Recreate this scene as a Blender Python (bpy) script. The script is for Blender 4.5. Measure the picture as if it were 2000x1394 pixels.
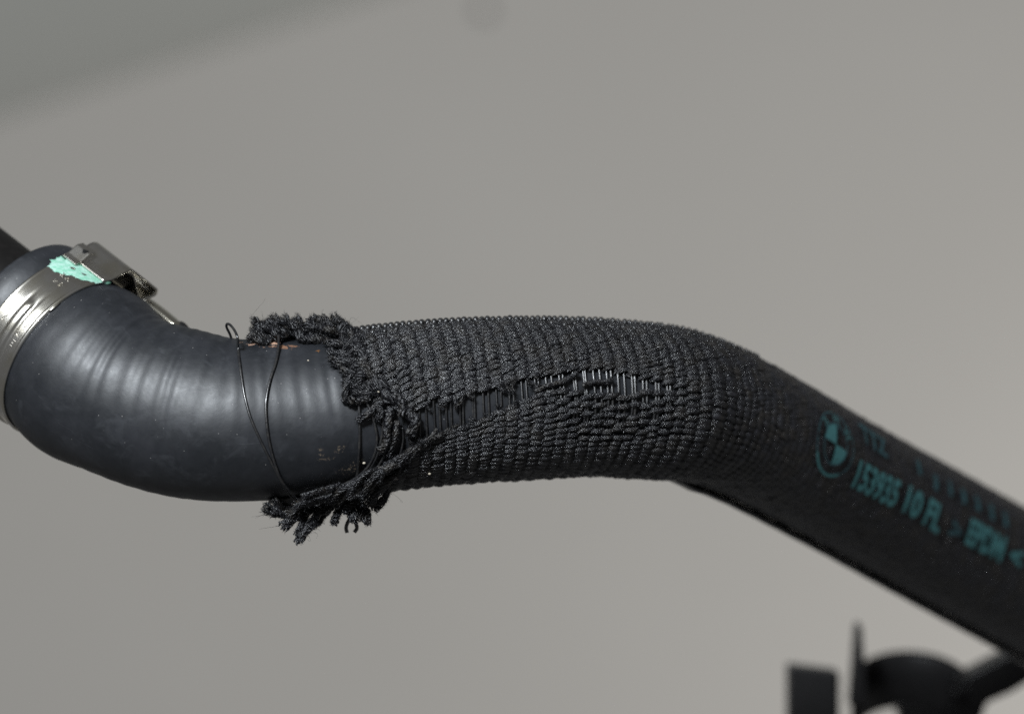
import bpy, bmesh, math, random
import numpy as np
from mathutils import Vector, Matrix, noise

random.seed(7)
rng = np.random.default_rng(11)
sc = bpy.context.scene
for o in list(bpy.data.objects):
    bpy.data.objects.remove(o)
COL = sc.collection
MM = 0.001
D = 900.0            # camera distance to the focus region, mm
K = 0.12             # mm per photo pixel at that distance


def PX(x, y, d=0.0):
    """photo pixel -> point in mm at depth d behind the reference plane"""
    f = (D + d) / D * K
    return np.array([(x - 1000.0) * f, d, (697.0 - y) * f])


# ------------------------------------------------------------------ camera
cam_d = bpy.data.cameras.new('camera')
cam = bpy.data.objects.new('camera', cam_d)
COL.objects.link(cam)
cam.location = (0, -D * MM, 0)
cam.rotation_euler = (math.radians(90), 0, 0)
cam_d.sensor_width = 36
cam_d.lens = 36 * D / (2000 * K)
cam_d.clip_start = 0.02
cam_d.clip_end = 60
cam_d.dof.use_dof = True
cam_d.dof.focus_distance = (D - 16) * MM
cam_d.dof.aperture_fstop = 8.8
sc.camera = cam

# ------------------------------------------------------------------ world and lamps
w = bpy.data.worlds.new('World')
sc.world = w
w.use_nodes = True
wn = w.node_tree
bg = wn.nodes['Background']
bg.inputs[0].default_value = (0.98, 0.99, 1.0, 1)
bg.inputs[1].default_value = 0.115


def area(name, loc, target, size, power, color, sy=None):
    L = bpy.data.lights.new(name, 'AREA')
    L.energy = power
    L.size = size
    L.color = color
    if sy:
        L.shape = 'RECTANGLE'
        L.size_y = sy
    o = bpy.data.objects.new(name, L)
    COL.objects.link(o)
    o.location = loc
    v = Vector(target) - Vector(loc)
    o.rotation_euler = v.to_track_quat('-Z', 'Y').to_euler()
    return o


area('key_lamp', (-0.30, -0.88, 0.52), (-0.06, 0, 0), 0.16, 25.0, (0.89, 0.95, 1.0))
area('clamp_fill_lamp', (-1.5, -1.3, 1.5), (-0.1, 0, 0), 0.8, 13.0, (0.93, 0.97, 1.0), 1.1)  # added soft fill, no window behind it; gives the steel something to reflect
area('wall_fill_lamp', (0.98, 1.30, -0.52), (0.42, 1.9, -0.30), 0.35, 4.9, (1.0, 0.995, 0.98))  # added unseen lamp, lightens the wall towards its lower right

vs = sc.view_settings
vs.view_transform = 'Standard'
vs.look = 'None'
vs.exposure = 0.0
vs.gamma = 1.0
vs.use_curve_mapping = False
sc.cycles.use_denoising = False
sc.cycles.max_bounces = 6


# ------------------------------------------------------------------ material helpers
class NT:
    def __init__(self, name):
        self.m = bpy.data.materials.new(name)
        self.m.use_nodes = True
        self.t = self.m.node_tree
        self.b = self.t.nodes['Principled BSDF']
        self.n = self.t.nodes
        self.l = self.t.links

    def node(self, typ, **kw):
        n = self.n.new(typ)
        for k, v in kw.items():
            setattr(n, k, v)
        return n

    def put(self, sock, v):
        if isinstance(v, bpy.types.NodeSocket):
            self.l.new(v, sock)
        else:
            sock.default_value = v

    def math(self, op, a, b=0.0, c=0.0, clamp=False):
        n = self.node('ShaderNodeMath', operation=op)
        n.use_clamp = clamp
        self.put(n.inputs[0], a)
        self.put(n.inputs[1], b)
        self.put(n.inputs[2], c)
        return n.outputs[0]

    def coord(self, which='Object'):
        return self.node('ShaderNodeTexCoord').outputs[which]

    def noise(self, scale, detail=3.0, rough=0.55, vec=None, dist=0.0):
        n = self.node('ShaderNodeTexNoise')
        self.put(n.inputs['Vector'], vec if vec is not None else self.coord())
        n.inputs['Scale'].default_value = scale
        n.inputs['Detail'].default_value = detail
        n.inputs['Roughness'].default_value = rough
        n.inputs['Distortion'].default_value = dist
        return n.outputs['Fac']

    def voro(self, scale, vec=None, feature='F1'):
        n = self.node('ShaderNodeTexVoronoi', feature=feature)
        self.put(n.inputs['Vector'], vec if vec is not None else self.coord())
        n.inputs['Scale'].default_value = scale
        return n

    def ramp(self, fac, lo, hi, a=0.0, b=1.0):
        n = self.node('ShaderNodeMapRange')
        n.clamp = True
        n.interpolation_type = 'SMOOTHSTEP'
        self.put(n.inputs[0], fac)
        n.inputs[1].default_value = lo
        n.inputs[2].default_value = hi
        n.inputs[3].default_value = a
        n.inputs[4].default_value = b
        return n.outputs[0]

    def mix(self, fac, a, b):
        n = self.node('ShaderNodeMix', data_type='RGBA')
        self.put(n.inputs[0], fac)
        self.put(n.inputs[6], a if isinstance(a, bpy.types.NodeSocket) else (*a, 1))
        self.put(n.inputs[7], b if isinstance(b, bpy.types.NodeSocket) else (*b, 1))
        return n.outputs[2]

    def bump(self, h, strength, dist, prev=None):
        n = self.node('ShaderNodeBump')
        n.inputs['Strength'].default_value = strength
        n.inputs['Distance'].default_value = dist
        self.put(n.inputs['Height'], h)
        if prev is not None:
            self.put(n.inputs['Normal'], prev)
        return n.outputs[0]

    def set(self, **kw):
        for k, v in kw.items():
            k = {'color': 'Base Color', 'rough': 'Roughness', 'metal': 'Metallic', 'normal': 'Normal',
                 'spec': 'Specular IOR Level'}.get(k, k)
            if isinstance(v, tuple) and len(v) == 3:
                v = (*v, 1)
            self.put(self.b.inputs[k], v)
        return self.m


# ------------------------------------------------------------------ mesh helpers
def mesh_obj(name, verts, faces, mat, parent=None, uv=None, smooth=True, kind=None, label=None, cat=None):
    me = bpy.data.meshes.new(name)
    v = np.asarray(verts, dtype=np.float64).reshape(-1, 3) * MM
    me.from_pydata(v.tolist() if not isinstance(faces, np.ndarray) else [], [], [])
    if isinstance(faces, np.ndarray):
        me.clear_geometry()
        n = faces.shape[1]
        me.vertices.add(len(v))
        me.vertices.foreach_set('co', v.ravel())
        me.loops.add(faces.size)
        me.loops.foreach_set('vertex_index', faces.ravel().astype(np.int32))
        me.polygons.add(len(faces))
        me.polygons.foreach_set('loop_start', np.arange(0, faces.size, n, dtype=np.int32))
        me.update(calc_edges=True)
    else:
        me.clear_geometry()
        me.from_pydata(v.tolist(), [], faces)
        me.update()
    if smooth:
        me.polygons.foreach_set('use_smooth', np.ones(len(me.polygons), dtype=bool))
    if uv is not None:
        lay = me.uv_layers.new(name='UVMap')
        idx = np.empty(len(me.loops), dtype=np.int32)
        me.loops.foreach_get('vertex_index', idx)
        lay.data.foreach_set('uv', np.asarray(uv, dtype=np.float32)[idx].ravel())
    me.materials.append(mat)
    o = bpy.data.objects.new(name, me)
    COL.objects.link(o)
    if parent is not None:
        o.parent = parent
    if kind:
        o['kind'] = kind
    if label:
        o['label'] = label
    if cat:
        o['category'] = cat
    return o


def empty(name, label, cat):
    o = bpy.data.objects.new(name, None)
    COL.objects.link(o)
    o.empty_display_size = 0.01
    o['label'] = label
    o['category'] = cat
    return o


def grid_faces(n, m, close_m=True):
    """quads of an n x m vertex grid (n along, m around)"""
    i = np.arange(n - 1)[:, None]
    mm = m if close_m else m - 1
    j = np.arange(mm)[None, :]
    j2 = (j + 1) % m
    return np.stack([i * m + j, i * m + j2, (i + 1) * m + j2, (i + 1) * m + j], -1).reshape(-1, 4)


def smooth_poly(pts, n):
    """Catmull-Rom through pts, n samples, by chord length"""
    p = np.asarray(pts, float)
    if len(p) == 2:
        t = np.linspace(0, 1, n)[:, None]
        return p[0] * (1 - t) + p[1] * t
    q = np.vstack([2 * p[0] - p[1], p, 2 * p[-1] - p[-2]])
    seg = np.linalg.norm(np.diff(p[:, :3], axis=0), axis=1)
    cum = np.concatenate([[0], np.cumsum(seg)])
    tt = np.linspace(0, cum[-1], n)
    out = []
    for t in tt:
        i = min(np.searchsorted(cum, t, 'right') - 1, len(p) - 2)
        u = (t - cum[i]) / max(seg[i], 1e-9)
        a, b, c, d = q[i], q[i + 1], q[i + 2], q[i + 3]
        out.append(0.5 * ((2 * b) + (-a + c) * u + (2 * a - 5 * b + 4 * c - d) * u * u + (-a + 3 * b - 3 * c + d) * u ** 3))
    return np.array(out)


def tube(pts, rad, sides=8, caps=True):
    """verts, faces of a tube along pts (n,3) with radii rad"""
    p = np.asarray(pts, float)
    n = len(p)
    r = np.full(n, rad) if np.isscalar(rad) else np.asarray(rad, float)
    t = np.gradient(p, axis=0)
    t /= np.linalg.norm(t, axis=1)[:, None] + 1e-12
    up = np.array([0.3, 0.5, 0.8])
    a = up - t[0] * (up @ t[0])
    a /= np.linalg.norm(a)
    A = []
    for i in range(n):
        a = a - t[i] * (a @ t[i])
        a /= np.linalg.norm(a) + 1e-12
        A.append(a.copy())
    A = np.array(A)
    B = np.cross(t, A)
    th = np.linspace(0, 2 * np.pi, sides, endpoint=False)
    v = p[:, None, :] + r[:, None, None] * (np.cos(th)[None, :, None] * A[:, None, :] + np.sin(th)[None, :, None] * B[:, None, :])
    f = grid_faces(n, sides).tolist()
    if caps:
        f.append(list(range(sides))[::-1])
        f.append([(n - 1) * sides + k for k in range(sides)])
    return v.reshape(-1, 3), f


def join(parts):
    V, F, off = [], [], 0
    for v, f in parts:
        V.append(np.asarray(v))
        F += [[k + off for k in q] for q in f]
        off += len(v)
    return np.vstack(V), F


# ------------------------------------------------------------------ the hose's course in space
#        x     y     depth  hose radius (px)
CP = [(46, 626, 20.6, 172), (60, 637, 19.4, 175), (80, 653, 17.8, 169), (138, 699, 12.9, 169), (156, 713, 11.4, 175),
      (190, 740, 8.5, 177), (245, 772, 5.0, 165), (300, 792, 2.6, 163), (380, 811, 0.8, 164), (450, 820, 0.0, 161),
      (560, 819, 0.3, 154), (640, 812, 1.2, 150), (720, 802, 2.6, 147), (850, 788, 6, 146), (1000, 780, 11, 144),
      (1150, 777, 18, 139), (1280, 785, 26, 138), (1350, 797, 34, 133), (1461, 839, 51, 126), (1646, 940, 86, 120),
      (1800, 1025, 116, 120), (2000, 1135, 155, 120), (2160, 1223, 186, 120)]
cp3 = np.array([np.append(PX(x, y, d), r * K * (D + d) / D) for x, y, d, r in CP])
dense = smooth_poly(cp3, 1600)
for _ in range(40):      # soften the joints between spans
    dense[1:-1] = 0.25 * dense[:-2] + 0.5 * dense[1:-1] + 0.25 * dense[2:]
cum = np.concatenate([[0], np.cumsum(np.linalg.norm(np.diff(dense[:, :3], axis=0), axis=1))])
SLEN = cum[-1]
NS = 900
sg = np.linspace(0, SLEN, NS)
CC = np.stack([np.interp(sg, cum, dense[:, k]) for k in range(3)], 1)
RR = np.interp(sg, cum, dense[:, 3])
TT = np.gradient(CC, axis=0)
TT /= np.linalg.norm(TT, axis=1)[:, None]
CAM = np.array([0, -D, 0])
cdir = CAM - CC
cdir /= np.linalg.norm(cdir, axis=1)[:, None]
E1 = cdir - TT * np.sum(cdir * TT, 1)[:, None]
E1 /= np.linalg.norm(E1, axis=1)[:, None]
E2 = np.cross(E1, TT)


def lerp3(A, s):
    return np.stack([np.interp(s, sg, A[:, k]) for k in range(3)], -1)


def S(s, phi, lift=0.0, R=None):
    """point on the hose at length s (mm), angle phi (radians, 0 faces the camera, + up), lift above the rubber"""
    s = np.asarray(s, float)
    phi = np.asarray(phi, float)
    r = (np.interp(s, sg, RR) if R is None else R) + lift
    c, a, b = lerp3(CC, s), lerp3(E1, s), lerp3(E2, s)
    return c + r[..., None] * (np.cos(phi)[..., None] * a + np.sin(phi)[..., None] * b) if np.ndim(r) else \
        c + r * (np.cos(phi)[..., None] * a + np.sin(phi)[..., None] * b)


def TOPX(p):
    f = (D + p[..., 1]) * K / D
    return np.stack([p[..., 0] / f + 1000.0, 697.0 - p[..., 2] / f], -1)


_gs, _gp = np.meshgrid(np.linspace(0, SLEN, 700), np.radians(np.linspace(-92, 92, 369)), indexing='ij')


def inv_table(lift):
    q = S(_gs, _gp, lift)
    uv = TOPX(q)
    c = lerp3(CC, _gs)
    nrm = q - c
    vis = np.sum(nrm * (CAM - q), -1) > -0.05 * np.linalg.norm(nrm, axis=-1) * D
    uv = np.where(vis[..., None], uv, 1e6)
    return uv


_tab = {}


def on_hose(x, y, lift=0.0):
    """(s, phi) of the point of the lifted hose surface seen at photo pixel x, y (nearest, also just outside it)"""
    key = round(lift * 2) / 2
    if key not in _tab:
        _tab[key] = inv_table(key)
    uv = _tab[key]
    d = (uv[..., 0] - x) ** 2 + (uv[..., 1] - y) ** 2
    k = np.unravel_index(np.argmin(d), d.shape)
    return _gs[k], _gp[k], math.sqrt(d[k])


def at_px(x, y, lift=0.0):
    """3-D point at pixel x, y lying lift mm above the hose (beyond the outline: in the plane of the outline)"""
    s, p, e = on_hose(x, y, lift)
    q = S(s, p, lift)
    return PX(x, y, q[1])


def s_at_x(x):
    """length s where the centre line shows at photo x"""
    return float(np.interp(x, TOPX(CC)[:, 0], sg))


# ------------------------------------------------------------------ materials
SL = 1.0     # sleeve stands this far off the rubber, mm


def rubber_mat():
    t = NT('black_rubber')
    uvn = t.coord('UV')
    sep = t.node('ShaderNodeSeparateXYZ')
    t.l.new(uvn, sep.inputs[0])
    U, V = sep.outputs[0], sep.outputs[1]
    big = t.noise(90, 4, 0.6)
    smudge = t.noise(260, 5, 0.65, dist=0.6)
    fine = t.noise(3200, 2, 0.6)
    base = t.mix(t.ramp(big, 0.35, 0.7), (0.006, 0.007, 0.009), (0.013, 0.014, 0.017))

    def spot(x, y, ls, lp, thr=0.45, width=0.25, scale=600):
        s0, p0, _ = on_hose(x, y, 0)
        du = t.math('DIVIDE', t.math('SUBTRACT', U, float(s0)), ls)
        dv = t.math('DIVIDE', t.math('SUBTRACT', V, float(math.degrees(p0))), lp)
        r = t.math('SQRT', t.math('ADD', t.math('MULTIPLY', du, du), t.math('MULTIPLY', dv, dv)))
        m = t.math('SUBTRACT', 1.0, r)
        n = t.math('SUBTRACT', t.noise(scale, 5, 0.7, dist=0.8), 0.5)
        return t.ramp(t.math('ADD', m, t.math('MULTIPLY', n, 3.2)), thr - 0.3, thr - 0.3 + width)

    # dried tan dirt by the sleeve's torn edge
    dirt = t.noise(1500, 3, 0.7)
    dmask = t.math('MULTIPLY', spot(690, 916, 8, 16, 0.75, 0.6), t.ramp(dirt, 0.52, 0.66))
    base = t.mix(t.math('MULTIPLY', dmask, 0.8), base, (0.22, 0.17, 0.12))
    for (x, y, a, b) in ((626, 878, 1.0, 4.0), (629, 890, 1.2, 4.0), (659, 880, 1.3, 5.0), (640, 896, 3.4, 2.6), (668, 872, 1.6, 3.0)):
        base = t.mix(t.math('MULTIPLY', t.math('MULTIPLY', spot(x, y, a, b, 0.75, 0.6, 1300), t.ramp(dirt, 0.42, 0.62)), 0.42), base, (0.25, 0.19, 0.13))
    # chafed rusty tan wear on the crest
    wear = spot(516, 671, 5.5, 8, 0.62, 0.25, 420)
    base = t.mix(t.math('MULTIPLY', wear, t.ramp(t.noise(1500, 3, 0.6), 0.3, 0.6, 0.45, 1.0)), base, (0.46, 0.28, 0.19))
    wear2 = spot(558, 678, 5.0, 6, 0.72, 0.35, 520)
    base = t.mix(t.math('MULTIPLY', wear2, 0.7), base, (0.28, 0.14, 0.075))
    base = t.mix(spot(624, 685, 0.9, 3, 0.8, 0.4, 900), base, (0.14, 0.06, 0.015))
    # dust specks
    vo = t.voro(640)
    pick = t.node('ShaderNodeSeparateColor')
    t.l.new(vo.outputs['Color'], pick.inputs[0])
    sp = t.math('MULTIPLY', t.math('LESS_THAN', vo.outputs['Distance'], t.math('MULTIPLY', pick.outputs[1], 0.10)), t.math('GREATER_THAN', pick.outputs[0], 0.55))
    base = t.mix(t.math('MULTIPLY', sp, 0.6), base, (0.22, 0.21, 0.20))
    rough = t.math('ADD', 0.36, t.math('MULTIPLY', smudge, 0.30))
    rough = t.math('ADD', rough, t.math('MULTIPLY', t.math('ADD', wear, dmask), 0.3), clamp=True)
    # pale scratches running along the tube, in patches
    mp2 = t.node('ShaderNodeMapping')
    t.l.new(uvn, mp2.inputs[0])
    mp2.inputs['Scale'].default_value = (0.10, 1.1, 1)
    scr = t.math('MULTIPLY', t.ramp(t.noise(1.0, 4, 0.7, mp2.outputs[0], 0.6), 0.62, 0.72), t.ramp(t.noise(130, 3, 0.6), 0.50, 0.66))
    base = t.mix(t.math('MULTIPLY', scr, 0.55), base, (0.075, 0.078, 0.085))
    bloom = t.ramp(t.noise(170, 5, 0.65, dist=0.5), 0.52, 0.72)
    base = t.mix(t.math('MULTIPLY', bloom, 0.35), base, (0.035, 0.037, 0.042))
    # fine scuffs round the tube
    mp = t.node('ShaderNodeMapping')
    t.l.new(uvn, mp.inputs[0])
    mp.inputs['Scale'].default_value = (0.35, 0.02, 1)
    scuff = t.noise(6, 5, 0.7, mp.outputs[0])
    h = t.math('ADD', t.math('MULTIPLY', fine, 0.5), t.math('MULTIPLY', smudge, 0.9))
    h = t.math('ADD', h, t.math('MULTIPLY', scuff, 0.12))
    h = t.math('ADD', h, t.math('MULTIPLY', t.noise(85, 4, 0.55), 10.0))
    n = t.bump(h, 0.35, 0.00006)
    return t.set(color=base, rough=rough, normal=n, spec=0.55)


def yarn_mat(name, brown, bump=1.0, rough=(0.20, 0.36), spec=0.75, fuzzy=0.5, pale=1.0):
    t = NT(name)
    a = t.noise(5200, 2, 0.6)
    b = t.noise(1500, 3, 0.6)
    c = t.noise(260, 2, 0.5)
    col = t.mix(t.ramp(b, 0.35, 0.7), tuple(v * pale for v in (0.0035, 0.0035, 0.0045)), tuple(v * pale for v in (0.010, 0.010, 0.0125)))
    col = t.mix(t.math('MULTIPLY', t.ramp(c, 0.45, 0.65), brown), col, (0.014, 0.0115, 0.009))
    mp = t.node('ShaderNodeMapping')
    t.l.new(t.coord('UV'), mp.inputs[0])
    mp.inputs['Scale'].default_value = (1.0, 10.0, 1)
    st = t.noise(1.6, 2, 0.6, mp.outputs[0], 0.4)
    h = t.math('ADD', t.math('MULTIPLY', a, fuzzy), t.math('MULTIPLY', b, 0.35))
    h = t.math('ADD', h, t.math('MULTIPLY', st, 1.3))
    n = t.bump(h, bump, 0.00022)
    return t.set(color=col, rough=t.ramp(b, 0.3, 0.7, rough[0], rough[1]), normal=n, spec=spec)


def mono_mat():
    t = NT('black_monofilament')
    a = t.noise(3000, 2, 0.5)
    col = t.mix(t.ramp(t.noise(700, 2), 0.4, 0.7), (0.008, 0.008, 0.009), (0.02, 0.019, 0.018))
    return t.set(color=col, rough=t.ramp(a, 0.3, 0.7, 0.26, 0.40), normal=t.bump(a, 0.25, 0.00004), spec=1.0)


def steel_mat():
    t = NT('spring_steel')
    mp = t.node('ShaderNodeMapping')
    t.l.new(t.coord('UV'), mp.inputs[0])
    mp.inputs['Scale'].default_value = (6.0, 0.06, 1)
    br = t.noise(3, 4, 0.6, mp.outputs[0])
    big = t.noise(130, 3, 0.6)
    col = t.mix(t.ramp(big, 0.35, 0.7), (0.68, 0.66, 0.62), (0.58, 0.545, 0.46))  # brownish patches put warm reflections into the steel's colour
    rough = t.math('ADD', 0.17, t.math('MULTIPLY', br, 0.16))
    h = t.math('ADD', br, t.math('MULTIPLY', big, 1.2))
    return t.set(color=col, metal=1.0, rough=rough, normal=t.bump(h, 0.25, 0.00006))


def paint_mat():
    t = NT('mint_paint')
    a = t.noise(900, 3, 0.6)
    col = t.mix(t.ramp(a, 0.35, 0.65), (0.17, 0.40, 0.29), (0.31, 0.49, 0.42))
    return t.set(color=col, rough=0.38, normal=t.bump(a, 0.5, 0.00012))


def print_mat(name, col, wear):
    t = NT(name)
    a = t.noise(1100, 3, 0.65)
    c = t.mix(t.ramp(a, wear, wear + 0.18), col, (0.016, 0.020, 0.022))
    return t.set(color=c, rough=0.75, spec=0.2)


def plastic_mat(name, base, rough):
    t = NT(name)
    a = t.noise(500, 3, 0.6)
    col = t.mix(t.ramp(a, 0.4, 0.7), base, tuple(v * 1.5 for v in base))
    return t.set(color=col, rough=rough, normal=t.bump(a, 0.2, 0.0001), spec=0.2)


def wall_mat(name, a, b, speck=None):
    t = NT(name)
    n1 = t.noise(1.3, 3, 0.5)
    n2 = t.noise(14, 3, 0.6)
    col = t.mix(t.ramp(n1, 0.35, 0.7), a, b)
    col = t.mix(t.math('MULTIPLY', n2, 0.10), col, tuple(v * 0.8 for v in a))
    if speck is not None:
        vd = t.node('ShaderNodeVectorMath', operation='DISTANCE')
        t.l.new(t.coord(), vd.inputs[0])
        vd.inputs[1].default_value = speck
        col = t.mix(t.math('LESS_THAN', vd.outputs['Value'], 0.0055), col, tuple(v * 0.25 for v in a))
    return t.set(color=col, rough=0.85, spec=0.25, normal=t.bump(t.noise(160, 3, 0.6), 0.15, 0.001))


M_RUB = rubber_mat()
M_YARN = yarn_mat('black_yarn', 0.5)
M_TIGHT = yarn_mat('tight_black_yarn', 0.8, 0.7, (0.30, 0.44), 0.7, 0.4, 1.5)
M_FRAY = yarn_mat('frayed_yarn', 0.9, 0.9, (0.26, 0.44), 0.6, 0.9)
M_MONO = mono_mat()
M_STEEL = steel_mat()
M_PAINT = paint_mat()
M_PRINT = print_mat('teal_print', (0.052, 0.155, 0.16), 0.54)
M_FAINT = print_mat('worn_teal_print', (0.030, 0.080, 0.092), 0.46)
M_PIPE = plastic_mat('matte_black_pipe', (0.0045, 0.004, 0.0038), 0.5)
M_CLIP = plastic_mat('black_plastic', (0.0085, 0.0082, 0.0085), 0.38)
M_FIBRE = plastic_mat('yarn_fibre', (0.009, 0.009, 0.010), 0.32)
M_HOLE_SHADE = plastic_mat('hole_shade', (0.004, 0.004, 0.004), 0.9)

# ------------------------------------------------------------------ setting: wall and the overhanging panel
WD = 1900.0
spk = PX(945, 20, WD) * MM
M_WALL = wall_mat('grey_painted_wall', (0.545, 0.512, 0.468), (0.575, 0.542, 0.497), tuple(spk))
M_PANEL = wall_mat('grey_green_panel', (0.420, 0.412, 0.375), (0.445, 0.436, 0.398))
c00, c10, c11, c01 = PX(-1600, 2600, WD), PX(3600, 2600, WD), PX(3600, -1500, WD), PX(-1600, -1500, WD)
n = 12
u = np.linspace(0, 1, n)
wv = np.array([[c00 + (c10 - c00) * a + (c01 - c00) * b for a in u] for b in u]).reshape(-1, 3)
o = mesh_obj('wall', wv, grid_faces(n, n, False), M_WALL, smooth=False, kind='structure')
# panel: a slab standing proud of the wall, its long lower edge rounded, sloping up to the right
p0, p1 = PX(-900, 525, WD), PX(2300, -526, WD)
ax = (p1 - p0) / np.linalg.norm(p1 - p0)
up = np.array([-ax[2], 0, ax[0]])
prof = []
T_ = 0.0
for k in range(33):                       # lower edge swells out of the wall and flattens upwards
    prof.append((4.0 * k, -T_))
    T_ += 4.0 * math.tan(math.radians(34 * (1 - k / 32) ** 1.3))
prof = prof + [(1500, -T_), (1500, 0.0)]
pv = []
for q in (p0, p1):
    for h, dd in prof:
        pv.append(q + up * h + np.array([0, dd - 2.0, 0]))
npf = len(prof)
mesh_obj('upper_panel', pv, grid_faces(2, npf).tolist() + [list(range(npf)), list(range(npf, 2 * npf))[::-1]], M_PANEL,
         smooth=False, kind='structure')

# ------------------------------------------------------------------ the rubber hose
def hose():
    ns, na = 760, 200
    s = np.linspace(0, SLEN, ns)
    ph = np.linspace(-np.pi, np.pi, na, endpoint=False)
    Sg, Pg = np.meshgrid(s, ph, indexing='ij')
    x = np.interp(Sg, sg, TOPX(CC)[:, 0])
    # spiral ripples pressed through the rubber at the elbow, fading downwards and to the right
    m1 = np.interp(x, [150, 185, 230, 330, 420, 480, 700, 720], [0, 0.3, 0.9, 1.0, 0.50, 0.26, 0.34, 0])
    deg = np.degrees(Pg)
    m2 = np.interp(deg, [-180, -120, -85, -50, -15, 10, 40, 70, 110, 150, 180], [0.2, 0.2, 0.28, 0.10, 0.30, 0.85, 1.0, 0.55, 0.3, 0.2, 0.2])
    wob = 0.8 * np.sin(Pg * 2.3 + Sg * 0.16) + 0.5 * np.sin(Sg * 0.37 + Pg)
    rip = np.sin((Sg + 0.75 * wob) * 2 * np.pi / 3.45 + Pg * 0.5) * (0.8 + 0.25 * np.sin(Sg * 0.9 + Pg * 1.7))
    lift = 0.18 * m1 * m2 * rip
    lift += 0.22 * np.sin(Sg * 0.21 + 1.3) * np.cos(Pg * 2 + 0.4) * np.interp(x, [160, 260, 650, 700], [0, 1, 1, 0])
    lift += 0.035 * np.sin(Sg * 0.8) * np.sin(Pg * 3 + Sg * 0.3) * np.interp(x, [30, 60, 650, 700], [1, 0.6, 0.6, 0])
    v = S(Sg, Pg, lift)
    uv = np.stack([Sg, deg], -1).reshape(-1, 2)
    f = grid_faces(ns, na)
    v = v.reshape(-1, 3)
    # cut end of the cuff: a flat annulus and an inner wall
    e = v[:na]
    c = CC[0]
    inner = c + (e - c) * 0.80
    innerb = inner + TT[0] * 14.0
    allv = np.vstack([v, inner, innerb])
    b0 = ns * na
    j = np.arange(na)
    j2 = (j + 1) % na
    cap = np.stack([j, b0 + j, b0 + j2, j2], -1)
    inn = np.stack([b0 + j, b0 + na + j, b0 + na + j2, b0 + j2], -1)
    uvx = np.vstack([uv, uv[:na], uv[:na]])
    return mesh_obj('rubber_hose', allv, np.vstack([f, cap, inn]), M_RUB, uv=uvx,
                    label='smooth black rubber hose elbow with rippled skin and a chafed tan spot', cat='hose')


HOSE = hose()

# ------------------------------------------------------------------ pipe behind the clamp
pdir = -TT[0]
pp = [CC[0] + TT[0] * 12, CC[0] + pdir * 5, CC[0] + pdir * 40, CC[0] + pdir * 90]
rp = 116 * K * 1.023
pl = smooth_poly(pp, 24)
prr = np.full(24, rp)
v, f = tube(pl, prr, 72)
mesh_obj('black_pipe', v, f, M_PIPE, label='matte black pipe entering the clamped hose end at upper left', cat='pipe')

# ------------------------------------------------------------------ the clamp
clamp = empty('hose_clamp', 'shiny spring steel hose clamp with mint paint on its buckle side', 'hose clamp')
S_NEAR, S_FAR = s_at_x(140), s_at_x(81)
BW = S_NEAR - S_FAR
RB = 175.5 * K * 1.016


def B(phi_deg, ax_mm, h=0.0):
    """point on the clamp band: angle, distance back from the near rim, height"""
    phi = np.radians(np.asarray(phi_deg, float))
    a = np.asarray(ax_mm, float)
    sm = 0.5 * (S_NEAR + S_FAR)
    c, e1, e2, t = lerp3(CC, sm), lerp3(E1, sm), lerp3(E2, sm), lerp3(TT, sm)
    r = RB + np.asarray(h, float)
    off = (BW * 0.5 - a)
    return c + off[..., None] * t + r[..., None] * (np.cos(phi)[..., None] * e1 + np.sin(phi)[..., None] * e2)


def band_height(phi, axm):
    """pressed features of the band: a raised long bead, rolled rims"""
    y = axm / BW
    bead = np.exp(-((y - 0.47) / 0.10) ** 4) * 0.55
    end = 1 / (1 + np.exp((phi - 12.0) * 0.9))
    hgt = bead * end
    hgt -= 0.14 * np.exp(-((y - 0.47) / 0.17) ** 8) * (np.exp(-((phi - 15) / 6.0) ** 2) + end) * (1 - bead / 0.55)
    rim = np.interp(y, [0, 0.035, 0.08, 0.92, 0.965, 1.0], [-0.10, 0.12, 0.0, 0.0, 0.10, -0.10])
    return hgt + rim


def band():
    na, nw = 420, 60
    ph = np.linspace(-250, 62, na)
    aw = np.concatenate([np.linspace(0, 0.1, 12, endpoint=False), np.linspace(0.1, 0.9, 38, endpoint=False), np.linspace(0.9, 1, 10)]) * BW
    P_, A_ = np.meshgrid(ph, aw, indexing='ij')
    hh = band_height(P_, A_)
    v1 = B(P_, A_, hh).reshape(-1, 3)
    v0 = B(P_, A_, np.full_like(P_, -0.75)).reshape(-1, 3)
    f1 = grid_faces(na, nw, False)
    f0 = f1[:, ::-1] + na * nw
    n0 = na * nw
    i = np.arange(na - 1)
    s1 = np.stack([i * nw, (i + 1) * nw, n0 + (i + 1) * nw, n0 + i * nw], -1)
    s2 = np.stack([(i + 1) * nw + nw - 1, i * nw + nw - 1, n0 + i * nw + nw - 1, n0 + (i + 1) * nw + nw - 1], -1)
    uv = np.stack([np.tile(A_.reshape(-1), 2), np.tile(np.radians(P_.reshape(-1)) * RB, 2)], -1)
    return mesh_obj('band', np.vstack([v1, v0]), np.vstack([f1, f0, s1, s2]), M_STEEL, clamp, uv=uv)


BAND = band()


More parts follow.
